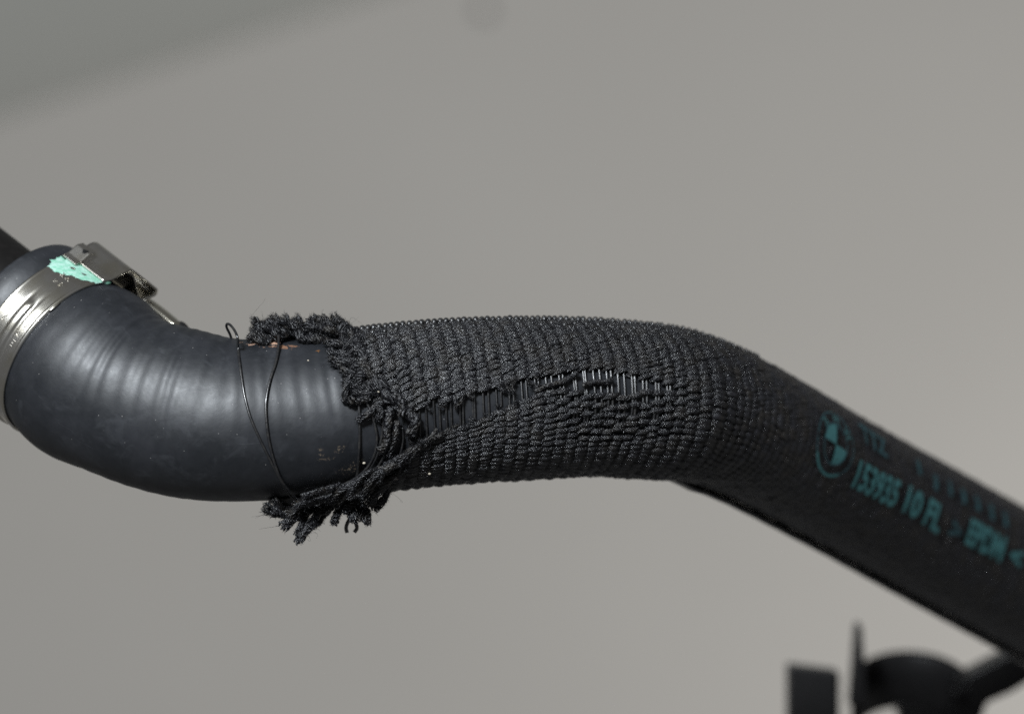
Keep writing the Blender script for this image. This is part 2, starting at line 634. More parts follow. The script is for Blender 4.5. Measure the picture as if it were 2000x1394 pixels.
def sheet(name, prof, a0, a1, th, mat, na=18, flare=None, label=None):
    """a bent strip: profile of (angle, height px) swept across the band's width, with thickness"""
    pq_ = np.array(prof, float)
    rb = RB / K
    cx = (rb + pq_[:, 1]) * np.cos(np.radians(pq_[:, 0]))
    cy = (rb + pq_[:, 1]) * np.sin(np.radians(pq_[:, 0]))
    cl = np.concatenate([[0], np.cumsum(np.hypot(np.diff(cx), np.diff(cy)))])
    tt = np.linspace(0, cl[-1], 90)
    xy = np.stack([np.interp(tt, cl, cx), np.interp(tt, cl, cy)], 1)
    for _ in range(4):                      # small bend radii at the folds
        xy[1:-1] = 0.25 * xy[:-2] + 0.5 * xy[1:-1] + 0.25 * xy[2:]
    pr = np.stack([np.degrees(np.arctan2(xy[:, 1], xy[:, 0])), np.hypot(xy[:, 0], xy[:, 1]) - rb], 1)
    aa = np.linspace(a0, a1, na)
    P_, A_ = np.meshgrid(pr[:, 0], aa, indexing='ij')
    H_ = np.repeat(pr[:, 1][:, None] * K, na, 1)
    if flare is not None:
        H_ = H_ + flare(P_, A_)
    top = B(P_, A_, H_)
    # offset along the profile normal
    mid = B(pr[:, 0], np.full(len(pr), 0.0), pr[:, 1] * K)
    tg = np.gradient(mid, axis=0)
    tg /= np.linalg.norm(tg, axis=1)[:, None]
    axd = lerp3(TT, 0.5 * (S_NEAR + S_FAR))
    nr = np.cross(tg, axd)
    bot = top + nr[:, None, :] * th
    n = len(pr)
    f1 = grid_faces(n, na, False)
    f0 = f1[:, ::-1] + n * na
    n0 = n * na
    i = np.arange(n - 1)
    s1 = np.stack([i * na, (i + 1) * na, n0 + (i + 1) * na, n0 + i * na], -1)
    s2 = np.stack([(i + 1) * na + na - 1, i * na + na - 1, n0 + i * na + na - 1, n0 + (i + 1) * na + na - 1], -1)
    j = np.arange(na - 1)
    s3 = np.stack([j + 1, j, n0 + j, n0 + j + 1], -1)
    b = (n - 1) * na
    s4 = np.stack([b + j, b + j + 1, n0 + b + j + 1, n0 + b + j], -1)
    uv = np.stack([np.tile(A_.reshape(-1), 2), np.tile(np.radians(P_.reshape(-1)) * RB, 2)], -1)
    return mesh_obj(name, np.vstack([top.reshape(-1, 3), bot.reshape(-1, 3)]), np.vstack([f1, f0, s1, s2, s3, s4]), mat, clamp, uv=uv, label=label)


# folded buckle: rising front face, long top, hooked end, and the tongue folded under it
sheet('buckle_cover', [(60, 1.2), (66, 2.5), (69, 6), (78, 30), (82, 33), (111, 49), (113.5, 46), (109, 10)],
      -0.4, BW + 1.6, -0.5, M_STEEL)
sheet('buckle_tongue', [(77.5, 25), (81.5, 27.5), (86, 24), (104, 6), (110, 4)], -0.2, BW - 0.2, -0.45, M_STEEL)
HOOK = sheet('hook_plate', [(55, 1.5), (59.5, 5), (65, 22), (69, 25)], BW * 0.70, BW + 1.2, -0.5, M_STEEL)
# solid dark plug on the hook plate, black in place of the hole's shade
hc = B(np.array(64.5), np.array(BW * 0.84), np.array(24.2 * K))
nrm = hc - lerp3(CC, 0.5 * (S_NEAR + S_FAR))
nrm /= np.linalg.norm(nrm)
v, f = tube([hc - nrm * 0.5, hc + nrm * 0.25], 0.75, 18)
mesh_obj('hook_hole_plug', v, f, M_HOLE_SHADE, HOOK, smooth=False)


# straight steel tab running back along the hose on the far side of the clamp, with a dark end
def tab():
    parts = []
    a, b = PX(268, 578, 27), PX(352, 643, 20)
    d = (b - a) / np.linalg.norm(b - a)
    side = np.array([0.0, 1.0, 0.0])
    side -= d * (side @ d)
    side /= np.linalg.norm(side)
    upn = np.cross(side, d)
    if upn[2] < 0:
        upn = -upn
    L = np.linalg.norm(b - a)
    V, F = [], []
    n = 14
    for i in range(n):
        t = i / (n - 1)
        c = a + d * L * t
        for (q, h) in [(-3.6, -0.6), (-3.0, 0.6), (-1.5, 1.15), (0.5, 1.35), (3.0, 0.9), (3.6, -0.6)]:
            V.append(c + side * q + upn * (h + 0.25 * math.sin(t * 3.0)))
    F = grid_faces(n, 6).tolist() + [[5, 4, 3, 2, 1, 0], [(n - 1) * 6 + k for k in range(6)]]
    TAB = mesh_obj('steel_tab', V, F, M_STEEL, clamp, smooth=True, uv=[(v[0], v[2]) for v in V])
    a2, b2 = PX(347, 640, 20.4), PX(366, 656, 18.8)
    v, f = tube(smooth_poly([a2, a2 * 0.6 + b2 * 0.4, b2], 8), np.array([1.9, 2.0, 2.0, 1.95, 1.9, 1.7, 1.3, 0.6]), 16)
    mesh_obj('end_cap', v, f, M_CLIP, TAB)


tab()


def paint():
    """mint paint: irregular patch lying on the band, a dab on the rubber behind it and a streak on the near rim"""
    parts_v, parts_f, off = [], [], 0
    nx, ny = 180, 150
    ph = np.linspace(32, 68, nx)
    aw = np.linspace(-0.01, 1.0, ny) * BW
    P_, A_ = np.meshgrid(ph, aw, indexing='ij')
    yy = A_ / BW
    nz = np.array([[noise.fractal(Vector((p * 0.16, a * 0.55, 3.1)), 1.0, 2.0, 4) for a in aw] for p in ph])
    lo = np.interp(yy, [0, 0.25, 0.5, 0.75, 1.0], [55, 49.5, 45.0, 41.5, 40])
    m = (P_ > lo - 1.5 + 2.2 * nz) & (P_ < 68)
    bare = (np.abs(P_ - (51.5 + 10 * (0.62 - yy))) < 0.5 + 2.0 * nz) & (yy > 0.32) & (yy < 0.70)
    m &= ~bare
    hh = band_height(P_, A_) + 0.05 + 0.03 * nz
    v = B(P_, A_, hh).reshape(-1, 3)
    idx = np.arange(nx * ny).reshape(nx, ny)
    q = (m[:-1, :-1] & m[1:, :-1] & m[1:, 1:] & m[:-1, 1:])
    f = np.stack([idx[:-1, :-1][q], idx[1:, :-1][q], idx[1:, 1:][q], idx[:-1, 1:][q]], -1)
    used, invx = np.unique(f, return_inverse=True)
    mesh_obj('paint_mark', v[used], invx.reshape(-1, 4), M_PAINT, clamp, label='mint green paint dab across the clamp band')


paint()


# the same paint carried over onto the rubber behind the band and along the near rim
def paint_on_rubber():
    V, F, off = [], [], 0
    s0 = S_FAR
    nx, ny = 36, 26
    ph = np.linspace(42, 58, nx)
    ss = np.linspace(s0 - 2.4, s0 - 0.1, ny)
    P_, S_ = np.meshgrid(ph, ss, indexing='ij')
    nz = np.array([[noise.fractal(Vector((p * 0.22, a * 0.8, 9.1)), 1.0, 2.0, 4) for a in ss] for p in ph])
    m = (np.abs(P_ - 50) < 6.5 + 2.5 * nz) & (S_ > s0 - 1.9 + 0.8 * nz)
    v = S(S_, np.radians(P_), 0.22).reshape(-1, 3)
    idx = np.arange(nx * ny).reshape(nx, ny)
    q = (m[:-1, :-1] & m[1:, :-1] & m[1:, 1:] & m[:-1, 1:])
    f = np.stack([idx[:-1, :-1][q], idx[1:, :-1][q], idx[1:, 1:][q], idx[:-1, 1:][q]], -1)
    used, invx = np.unique(f, return_inverse=True)
    mesh_obj('paint_smear', v[used], invx.reshape(-1, 4), M_PAINT, HOSE, label='mint green paint smear on the rubber behind the clamp')
    # drip over the near rim
    for (pa, pb, th) in ((62, 69, 0.55), (15, 24, 0.32)):
        pts = [B(np.array(float(p)), np.array(-0.05), np.array(-0.25)) for p in np.linspace(pa, pb, 12)]
        rr = th * np.sin(np.linspace(0.15, np.pi - 0.15, 12)) ** 0.6
        v, f = tube(pts, rr, 8)
        mesh_obj('paint_drip', v, f, M_PAINT if pa > 40 else M_STEEL, clamp)


paint_on_rubber()


# ------------------------------------------------------------------ lettering helper
def text_mesh(txt, cuts=0, bold=0.0):
    """flat text as verts (x, y) and faces, x from 0 to width, y scaled so capitals are 1 high"""
    cu = bpy.data.curves.new('lettering', 'FONT')
    cu.body = txt
    cu.resolution_u = 3
    cu.offset = bold
    ob = bpy.data.objects.new('lettering', cu)
    COL.objects.link(ob)
    dg = bpy.context.evaluated_depsgraph_get()
    me = bpy.data.meshes.new_from_object(ob.evaluated_get(dg))
    bm = bmesh.new()
    bm.from_mesh(me)
    bmesh.ops.remove_doubles(bm, verts=bm.verts, dist=1e-5)
    ys = [v.co.y for v in bm.verts]
    xs = [v.co.x for v in bm.verts]
    y0, y1, x0, x1 = min(ys), max(ys), min(xs), max(xs)
    for v in bm.verts:
        v.co.x = (v.co.x - x0) / (y1 - y0)
        v.co.y = (v.co.y - y0) / (y1 - y0)
    for k in range(1, cuts + 1):
        bmesh.ops.bisect_plane(bm, geom=bm.verts[:] + bm.edges[:] + bm.faces[:], plane_co=(0, k / (cuts + 1), 0), plane_no=(0, 1, 0))
    W = (x1 - x0) / (y1 - y0)
    for k in range(1, int(W * 4)):
        bmesh.ops.bisect_plane(bm, geom=bm.verts[:] + bm.edges[:] + bm.faces[:], plane_co=(k / 4, 0, 0), plane_no=(1, 0, 0))
    bm.verts.index_update()
    V = np.array([(v.co.x, v.co.y) for v in bm.verts])
    F = [[v.index for v in f.verts] for f in bm.faces]
    bm.free()
    bpy.data.objects.remove(ob)
    bpy.data.curves.remove(cu)
    bpy.data.meshes.remove(me)
    return V, F, W


# characters stamped into the clamp band: (text, angle of the middle, middle across the band, height mm, rotated)
def stamp(txt, phi, yc, h, rot, raise_=0.22):
    V, F, W = text_mesh(txt, 3)
    x = (V[:, 0] - W / 2) * h
    y = (V[:, 1] - 0.5) * h
    c, s_ = math.cos(math.radians(rot)), math.sin(math.radians(rot))
    tx, ty = x * c - y * s_, x * s_ + y * c           # tx along the band (towards + angle), ty across (towards the far rim)
    A_ = yc * BW + ty
    P_ = phi + np.degrees(tx / RB)
    hb = band_height(P_, A_)
    top = B(P_, A_, hb + raise_)
    bot = B(P_, A_, hb - 0.05)
    n = len(V)
    FF = [list(f) for f in F]
    # walls on boundary edges
    cnt = {}
    for f in F:
        for a, b in zip(f, f[1:] + f[:1]):
            cnt[(a, b)] = cnt.get((a, b), 0) + 1
    for (a, b) in list(cnt):
        if (b, a) not in cnt:
            FF.append([b, a, a + n, b + n])
    mesh_obj('stamped_character', np.vstack([top, bot]), FF, M_STEEL, BAND, smooth=False, uv=[(0, 0)] * (2 * n))


stamp('4', 34.5, 0.52, 1.35, 90)
stamp('8', 34.5, 0.37, 1.35, 90)
stamp('K', 41.5, 0.58, 1.15, 90)
stamp('V', 41.5, 0.40, 1.15, 90)
stamp('Z', 0.5, 0.77, 1.7, 90)
stamp('2', -6, 0.76, 1.7, 90)
for i, ch in enumerate('CADE'):
    stamp(ch, 6.0 - 7.2 * i, 0.20, 1.7, 90, 0.16)

# ------------------------------------------------------------------ the knitted sleeve
sleeve = empty('knitted_sleeve', 'torn black knitted sleeve with frayed edge pulled over the rubber hose', 'sleeve')
GT = np.array([(660, 800), (760, 800), (800, 795), (850, 792), (900, 779), (945, 764), (975, 752), (1010, 743), (1060, 731), (1100, 725), (1150, 716),
               (1200, 725), (1250, 735), (1290, 745), (1330, 752), (2600, 1360)], float)
GB = np.array([(660, 925), (730, 915), (780, 890), (830, 860), (870, 838), (920, 826), (960, 808), (1000, 792), (1030, 772), (1060, 757), (1100, 754), (1150, 760),
               (1200, 764), (1250, 762), (1290, 756), (1330, 752.5), (2600, 1360.5)], float)
PITCH0 = 2.90
S0 = s_at_x(655)
S1 = SLEN - 0.5
cols = []
s_ = S0
while s_ < S1:
    cols.append(s_)
    xx = np.interp(s_, sg, TOPX(CC)[:, 0])
    s_ += np.interp(xx, [700, 1150, 1350, 1500], [PITCH0, PITCH0 * 0.97, PITCH0 * 0.92, PITCH0 * 0.85])
cols = np.array(cols)
NU, NL, NB = 21, 23, 30
fphi = np.radians(np.linspace(-86, 86, 345))
E_X = [640, 668, 690, 712, 735, 768, 800, 812, 805, 775, 752, 742, 735]
E_Y = [600, 680, 705, 740, 770, 795, 815, 840, 868, 895, 915, 935, 1000]


def gap_phi(s):
    q = TOPX(S(np.full_like(fphi, s), fphi, SL))
    def cross(curve):
        g = q[:, 1] - np.interp(q[:, 0], curve[:, 0], curve[:, 1])    # + below
        k = np.where((g[:-1] > 0) & (g[1:] <= 0))[0]
        return fphi[k[0]] if len(k) else 0.0
    return cross(GB), cross(GT)


gaps = np.array([gap_phi(s) for s in cols])
ker = np.array([0.25, 0.5, 0.25])
for _ in range(2):
    gaps[1:-1] = ker[0] * gaps[:-2] + ker[1] * gaps[1:-1] + ker[2] * gaps[2:]
xc = np.interp(cols, sg, TOPX(CC)[:, 0])
far = np.interp(xc, [1300, 1360], [0, 1])
mid = np.radians(np.interp(xc, [1300, 1600], [18, 5]))
gaps[:, 0] = gaps[:, 0] * (1 - far) + mid * far
gaps[:, 1] = gaps[:, 1] * (1 - far) + mid * far

ANG_T = math.radians(97)      # selvage line along the top
ANG_B = math.radians(-100)
st_s, st_phi, st_h, st_front, st_size, st_lift, st_row = [], [], [], [], [], [], []
for ci, s in enumerate(cols):
    gb, gt = gaps[ci]
    open_ = max(gt - gb, 0.0)
    x0 = xc[ci]
    rows = []
    # upper panel
    for j in range(NU):
        f0 = (j + 0.5) / NU
        f0 = f0 ** np.interp(open_, [0, 0.25], [1, 1.03])
        rows.append((gt + (ANG_T - gt) * f0, (ANG_T - gt) / NU, 'u', j))
    # lower panel; beyond x~1040 its first rows straggle into the opening
    loose = np.interp(x0, [1010, 1080, 1200, 1320], [0, 1, 1, 0])
    for j in range(NL):
        f0 = (j + 0.5) / NL
        f0 = f0 ** (1 - 0.0 * loose) - 0.0
        f1 = f0 * (1 - 0.75 * loose * (f0 - 1) * max(0.0, 1 - 1.2 * f0))
        ph = gb - (gb - ANG_B) * f1
        hgt = (gb - ANG_B) / NL
        if loose > 0 and j < 5:
            ph += 0.02 * loose * math.sin(ci * 1.9 + j * 2.3)
        rows.append((ph, hgt, 'l', j))
    for j in range(NB):
        f0 = (j + 0.5) / NB
        a0, a1 = ANG_T, ANG_B + 2 * math.pi
        rows.append((a0 + (a1 - a0) * f0, (a1 - a0) / NB, 'b', j))
    for ph, hg, kind, j in rows:
        st_s.append(s)
        st_phi.append(ph)
        st_h.append(hg)
        st_row.append({'u': j, 'l': 100 + j, 'b': 200 + j}[kind])
        st_lift.append(0)
st_s = np.array(st_s)
st_phi = np.array(st_phi)
st_h = np.array(st_h)
st_row = np.array(st_row)
NSt = len(st_s)
st_s += rng.normal(0, 0.07, NSt)
st_phi += rng.normal(0, 0.06, NSt) * st_h + st_h * 0.22 * np.sin(st_s * 0.23 + 3 * np.sin(st_phi * 2.1)) * np.sin(st_phi * 3.3 + st_s * 0.07)
st_s += 0.30 * np.sin(st_phi * 2.7 + 1.1 * np.sin(st_s * 0.13)) * np.sin(st_s * 0.09 + 0.8)
pq = TOPX(S(st_s, st_phi, SL))
front = np.cos(st_phi) > 0.02
keep = np.where(front, pq[:, 0] > np.interp(pq[:, 1], E_Y, E_X) + rng.normal(0, 5, NSt), st_s > s_at_x(660))
# a few stitches are lost along the tear
tear = (((st_row == 0) | (st_row == 100)) & (pq[:, 0] < 1300) & (rng.random(NSt) < 0.10))
keep &= ~tear
st_s, st_phi, st_h, st_row, pq, front = (a[keep] for a in (st_s, st_phi, st_h, st_row, pq, front))
NSt = len(st_s)


def stitch_mesh(s, phi, hg, row, nu, nth, seed=0):
    """vertices of all stitches (N, nu*nth, 3): short slanted spindles of plied yarn arching over the filament pairs"""
    N = len(s)
    r_ = np.random.default_rng(seed)
    R = np.interp(s, sg, RR) + SL
    x = np.interp(s, sg, TOPX(CC)[:, 0])
    nz = lambda sd: (sd * r_.normal(size=N))[:, None, None]
    u = np.linspace(-1, 1, nu)[None, :, None]
    th = np.linspace(0, 2 * np.pi, nth, endpoint=False)[None, None, :]
    q = np.interp(x, [1270, 1470], [1.0, 0.38])[:, None, None]
    L = PITCH0 * np.interp(x, [1100, 1500], [0.78, 0.64])[:, None, None] * (1 + nz(0.06))
    wd = np.minimum(hg * R * np.interp(x, [1270, 1470], [0.50, 0.60]), 0.95)[:, None, None] * (1 + nz(0.08))
    lowp = (row >= 100) & (row < 200)
    lo_ = (np.interp(x, [1010, 1070, 1215, 1310], [0, 1, 1, 0]) * np.where(lowp & (row < 107), 1.0, 0.0))[:, None, None]
    wd = np.maximum(wd, 0.42) * (1 - lo_) + np.clip(wd, 0.48, 0.60) * lo_
    ht = (0.50 + nz(0.04)) * q
    slant = np.where(lowp, 0.45, 0.72)[:, None, None] + nz(0.07)
    ply = 1 + 0.14 * np.cos(3 * th + 5.0 * u + r_.uniform(0, 6, N)[:, None, None])
    lump = 1 + 0.06 * r_.normal(size=(N, nu, nth))
    env = np.clip(1 - np.abs(u) ** 2.3, 0, 1) ** 0.62 + 0.10
    a = u * L
    curve = 0.25 * np.sin(u * np.pi) * wd
    b = np.cos(th) * wd * env * ply * lump + a * slant * 0.62 - curve
    arch = np.cos(u * np.pi / 2) * 0.70 * q
    h = np.sin(th) * ht * env * ply * lump + arch - 0.30 + nz(0.07)
    ss = np.clip(s[:, None, None] + a + 0 * th, 0, SLEN)
    pp = phi[:, None, None] + b / R[:, None, None]
    Pv = S(ss.reshape(-1), pp.reshape(-1), (SL + h).reshape(-1))
    uv = np.stack([np.broadcast_to(u * 1.0, (N, nu, nth)) + r_.uniform(0, 90, N)[:, None, None],
                   np.broadcast_to(np.abs(th - np.pi) / np.pi, (N, nu, nth)) + 0.45 * u], -1)
    return Pv.reshape(N, nu * nth, 3), uv.reshape(N, nu * nth, 2)


NUu, NTH = 9, 10
SV, SUV = stitch_mesh(st_s, st_phi, st_h, st_row, NUu, NTH, 5)
tf = grid_faces(NUu, NTH)
# the 300 stitches that show largest: nearest the camera, facing it
q = TOPX(S(st_s, st_phi, SL))
score = np.where(front & (q[:, 0] > 740) & (q[:, 0] < 1320), np.cos(st_phi) * st_h * np.interp(q[:, 0], [740, 950, 1320], [1.0, 1.0, 0.8]), 0)
best = set(np.argsort(-score)[:300].tolist())
for k in sorted(best):
    mesh_obj('stitch', SV[k], tf, M_YARN, sleeve, uv=SUV[k])
X_TIGHT = 1460 + rng.uniform(-75, 75, NSt)
rest = np.array([k for k in range(NSt) if k not in best and q[k, 0] < X_TIGHT[k]])
RV = SV[rest].reshape(-1, 3)
RF = (tf[None] + (np.arange(len(rest)) * NUu * NTH)[:, None, None]).reshape(-1, 4)
mesh_obj('knitted_fabric', RV, RF, M_YARN, sleeve, uv=SUV[rest].reshape(-1, 2), kind='stuff')
rest = np.array([k for k in range(NSt) if q[k, 0] >= X_TIGHT[k]])
RV = SV[rest].reshape(-1, 3)
RF = (tf[None] + (np.arange(len(rest)) * NUu * NTH)[:, None, None]).reshape(-1, 4)
mesh_obj('printed_fabric', RV, RF, M_TIGHT, sleeve, uv=SUV[rest].reshape(-1, 2), kind='stuff')


# filament pairs bridging the tear
def hoop(s, pa, pb, lift, rad, n=40, sides=8, jit=0.0):
    ph = np.linspace(pa, pb, n)
    ss = s + jit * np.sin(np.linspace(0, 3.0, n))
    P = S(ss, ph, lift)
    k = (ph - pa) / (pb - pa)
    g0, g1 = int(n * 0.36), int(n * 0.78)
    chord = P.copy()
    m = (np.arange(g0, g1 + 1) - g0) / (g1 - g0)
    chord[g0:g1 + 1] = P[g0] * (1 - m)[:, None] + P[g1] * m[:, None]
    P = 0.35 * P + 0.65 * chord
    return tube(P, rad, sides)


for ci, s in enumerate(cols):
    if not (770 < xc[ci] < 1330):
        continue
    gb, gt = gaps[ci]
    for k in (-1, 1):
        j = rng.normal(0, 0.22)
        v, f = hoop(s + 0.44 * k + rng.normal(0, 0.10), gb - 0.5, gt + 0.30, 0.86 + rng.normal(0, 0.06), 0.25, 44, 9, j)
        mesh_obj('filament_strand', v, f, M_MONO, sleeve)

# bead-like loops of filament along the selvage on top
lp_s = np.arange(s_at_x(690), s_at_x(1420), 1.36)
th = np.linspace(0, 2 * np.pi, 14, endpoint=False)
for i, s in enumerate(lp_s):
    x0 = np.interp(s, sg, TOPX(CC)[:, 0])
    sz = np.interp(x0, [680, 720, 1150, 1300, 1420], [0.62, 0.70, 0.66, 0.45, 0.26]) * (1 + rng.normal(0, 0.05))
    pa = math.radians(83 + rng.normal(0, 0.8))
    # an arched loop of filament: up from the fabric, over the edge, back down
    pts = []
    for t in np.linspace(-1, 1, 9):
        pts.append(S(np.array(s + 0.16 * t + 0.10 * math.sin(t * 3)), np.array(pa + t * 0.052), SL + 0.50 + 0.62 * sz * math.cos(t * 1.45)))
    v, f = tube(np.array(pts), np.array([0.34, 0.5, 0.62, 0.68, 0.70, 0.68, 0.62, 0.5, 0.34]) * sz / 0.70, 9)
    mesh_obj('selvage_loop', v, f, M_MONO, sleeve)
    if i % 2 == 0 and x0 < 1300:
        pa2 = math.radians(70 + rng.normal(0, 1.2))
        pts = []
        for t in np.linspace(-1, 1, 7):
            pts.append(S(np.array(s + 0.5 + 0.30 * t), np.array(pa2 + t * 0.04), SL + 0.35 + 0.50 * sz * math.cos(t * 1.4)))
        v, f = tube(np.array(pts), np.array([0.3, 0.42, 0.5, 0.52, 0.5, 0.42, 0.3]) * sz / 0.70, 8)
        mesh_obj('selvage_loop', v, f, M_MONO, sleeve)

# folded selvage strip along the underside towards the right
ss = np.linspace(s_at_x(1330), SLEN - 1, 120)
tp = np.interp(ss, [ss[0], ss[0] + 14, ss[-1]], [0.25, 1.0, 1.0])
V = []
for k, (a, h) in enumerate([(-84, 0.9), (-80, 1.6), (-83, 2.1), (-92, 2.3), (-104, 2.1), (-112, 1.0)]):
    V.append(S(ss, np.radians(np.full_like(ss, a)) + 0.02 * np.sin(ss * 0.5), SL + h * tp - 0.1))
V = np.stack(V, 1).reshape(-1, 3)
mesh_obj('selvage_fold', V, grid_faces(len(ss), 6).tolist(), M_YARN, sleeve)

# torn flap of knit hanging below the bare rubber
fs, fp = np.meshgrid(np.linspace(s_at_x(522), s_at_x(700), 30), np.radians(np.linspace(-74, -150, 22)), indexing='ij')
fa = (fs - fs.min()) / (fs.max() - fs.min())
fl = 0.5 + 2.6 * np.sin(np.clip((np.degrees(-fp) - 74) / 76, 0, 1) * np.pi) * (1 - 0.55 * fa) * np.clip(fa * 5, 0.15, 1) + 0.18 * np.sin(fs * 2.4) * np.sin(fp * 23)
fl += 0.5 * fa
mesh_obj('torn_flap', S(fs, fp, fl).reshape(-1, 3), grid_faces(30, 22, False), M_FRAY, sleeve, uv=np.stack([fs * 0.6, fp * 8], -1).reshape(-1, 2))

# ------------------------------------------------------------------ frayed yarn ends
fib_v, fib_f = [], []


def add_fibre(p, d, length, rad):
    """a thin bent fibre: three-sided, tapering to a point"""
    d = d / (np.linalg.norm(d) + 1e-9)
    a = np.cross(d, rng.normal(size=3))
    a /= np.linalg.norm(a) + 1e-9
    b = np.cross(d, a)
    bend = (a * rng.normal() + b * rng.normal()) * 0.25 * length
    base = len(fib_v)
    m = p + d * length * 0.55 + bend * 0.5
    e = p + d * length + bend * 1.2
    for c, rr in ((p, rad), (m, rad * 0.8)):
        for k in range(3):
            t = k * 2.0944
            fib_v.append(c + rr * (a * math.cos(t) + b * math.sin(t)))
    fib_v.append(e)
    for k in range(3):
        k2 = (k + 1) % 3
        fib_f.append((base + k, base + k2, base + 3 + k2))
        fib_f.append((base + k, base + 3 + k2, base + 3 + k))
        fib_f.append((base + 3 + k, base + 3 + k2, base + 6))


def tuft(pts, rad, fuzz=90, plies=5, name='frayed_tuft', spread=0.55):
    """a frayed yarn end: twisted lumpy plies that come apart towards the tip, with loose fibres"""
    pts = np.asarray(pts, float)
    L = np.sum(np.linalg.norm(np.diff(pts, axis=0), axis=1))
    n = max(10, int(L / 0.26))
    c = smooth_poly(pts, n)
    tq = np.linspace(0, 1, n)[:, None]
    c = c + rad * 0.45 * np.sin(tq * rng.uniform(4, 9, 3) + rng.uniform(0, 6.28, 3)) * tq
    parts = []
    t = np.linspace(0, 1, n)
    tg = np.gradient(c, axis=0)
    tg /= np.linalg.norm(tg, axis=1)[:, None] + 1e-9
    a0 = np.cross(tg, np.array([0.2, -0.9, 0.4]))
    a0 /= np.linalg.norm(a0, axis=1)[:, None] + 1e-9
    b0 = np.cross(tg, a0)
    phase = rng.uniform(0, 6.28)
    for k in range(plies):
        ang = phase + k * 2 * np.pi / plies + t * L * 0.9
        off = rad * (0.55 + spread * t ** 2 * rng.uniform(0.6, 1.3))
        w = 0.12 * rad * rng.normal(size=(n, 3))
        pc = c + (np.cos(ang) * off)[:, None] * a0 + (np.sin(ang) * off)[:, None] * b0 + w
        nn = n
        rr = rad * 0.46 * (1 + 0.22 * rng.normal(size=n)).clip(0.5, 1.5) * (1 - 0.35 * t ** 3)
        rr[nn - 1] *= 0.6
        v, f = tube(pc[:nn], rr[:nn], 7)
        v = v + rng.normal(0, 0.07 * rad, v.shape)
        parts.append((v, f))
    V, F = join(parts)
    o = mesh_obj(name, V, F, M_FRAY, sleeve)
    for _ in range(int(fuzz * 3.4)):
        i = rng.integers(0, n)
        r_ = rng.normal(size=3)
        r_ -= tg[i] * (r_ @ tg[i]) * 0.6
        r_ /= np.linalg.norm(r_)
        dd = r_ + 0.5 * tg[i] * (t[i] + 0.2) + 0.3 * rng.normal(size=3)
        add_fibre(c[i] + r_ * rad * (0.7 + 0.35 * spread * t[i]), dd, rng.uniform(0.25, 0.95) * rng.uniform(0.6, 1.2), rng.uniform(0.028, 0.055))
    return o


def px_tuft(pl, rad_px, lift0, lift1, fwd=0.0, **kw):
    n = len(pl)
    pts = []
    for i, (x, y) in enumerate(pl):
        l = lift0 + (lift1 - lift0) * i / max(n - 1, 1)
        p = at_px(x, y, l)
        if fwd:
            p = PX(x, y, p[1] - fwd * (0.35 + 0.65 * i / max(n - 1, 1)))
        pts.append(p)
    return tuft(pts, rad_px * K, **kw)


# yarns that cross or hang in the opening (photo pixels; first point is the root)
px_tuft([(722, 776), (700, 782), (668, 776)], 7.5, 1.6, 1.6, fuzz=170)
px_tuft([(762, 782), (738, 789), (716, 808), (694, 824)], 6.0, 2.0, 1.2, fuzz=120, spread=0.3)
px_tuft([(738, 789), (742, 806), (738, 822)], 5.5, 2.2, 1.6, fuzz=90)
px_tuft([(764, 796), (758, 830), (754, 858), (738, 880)], 7.5, 2.0, 1.5, fuzz=140, spread=0.25)
px_tuft([(776, 822), (771, 852), (760, 890)], 6.0, 1.8, 1.4, fuzz=110, spread=0.3)
px_tuft([(770, 768), (784, 790), (791, 814)], 8.5, 2.4, 2.4, fuzz=150, spread=0.3)
px_tuft([(796, 802), (808, 822), (804, 846)], 10.0, 2.0, 2.6, fuzz=190, spread=0.25)
px_tuft([(748, 752), (756, 772), (768, 784)], 8.0, 2.2, 2.4, fuzz=120, spread=0.2)
for pl in ([(1045, 764), (1072, 752), (1098, 744), (1130, 730)], [(1138, 752), (1156, 747), (1180, 746), (1196, 738)]):
    px_tuft(pl, 4.6, 1.5, 1.6, fuzz=60, spread=0.1)
# short broken ends along both lips of the tear
for k in range(30):
    x = rng.uniform(790, 1060)
    if k % 2:
        y = np.interp(x, GT[:, 0], GT[:, 1]) - rng.uniform(-2, 8)
        dx, dy = rng.uniform(-16, 16), rng.uniform(6, 22)
    else:
        y = np.interp(x, GB[:, 0], GB[:, 1]) + rng.uniform(-2, 8)
        dx, dy = rng.uniform(-18, 18), -rng.uniform(2, 14)
    px_tuft([(x, y), (x + dx * 0.5, y + dy * 0.7), (x + dx, y + dy)], rng.uniform(1.8, 3.6), 1.3, 1.7, fuzz=26, plies=3, spread=0.6)
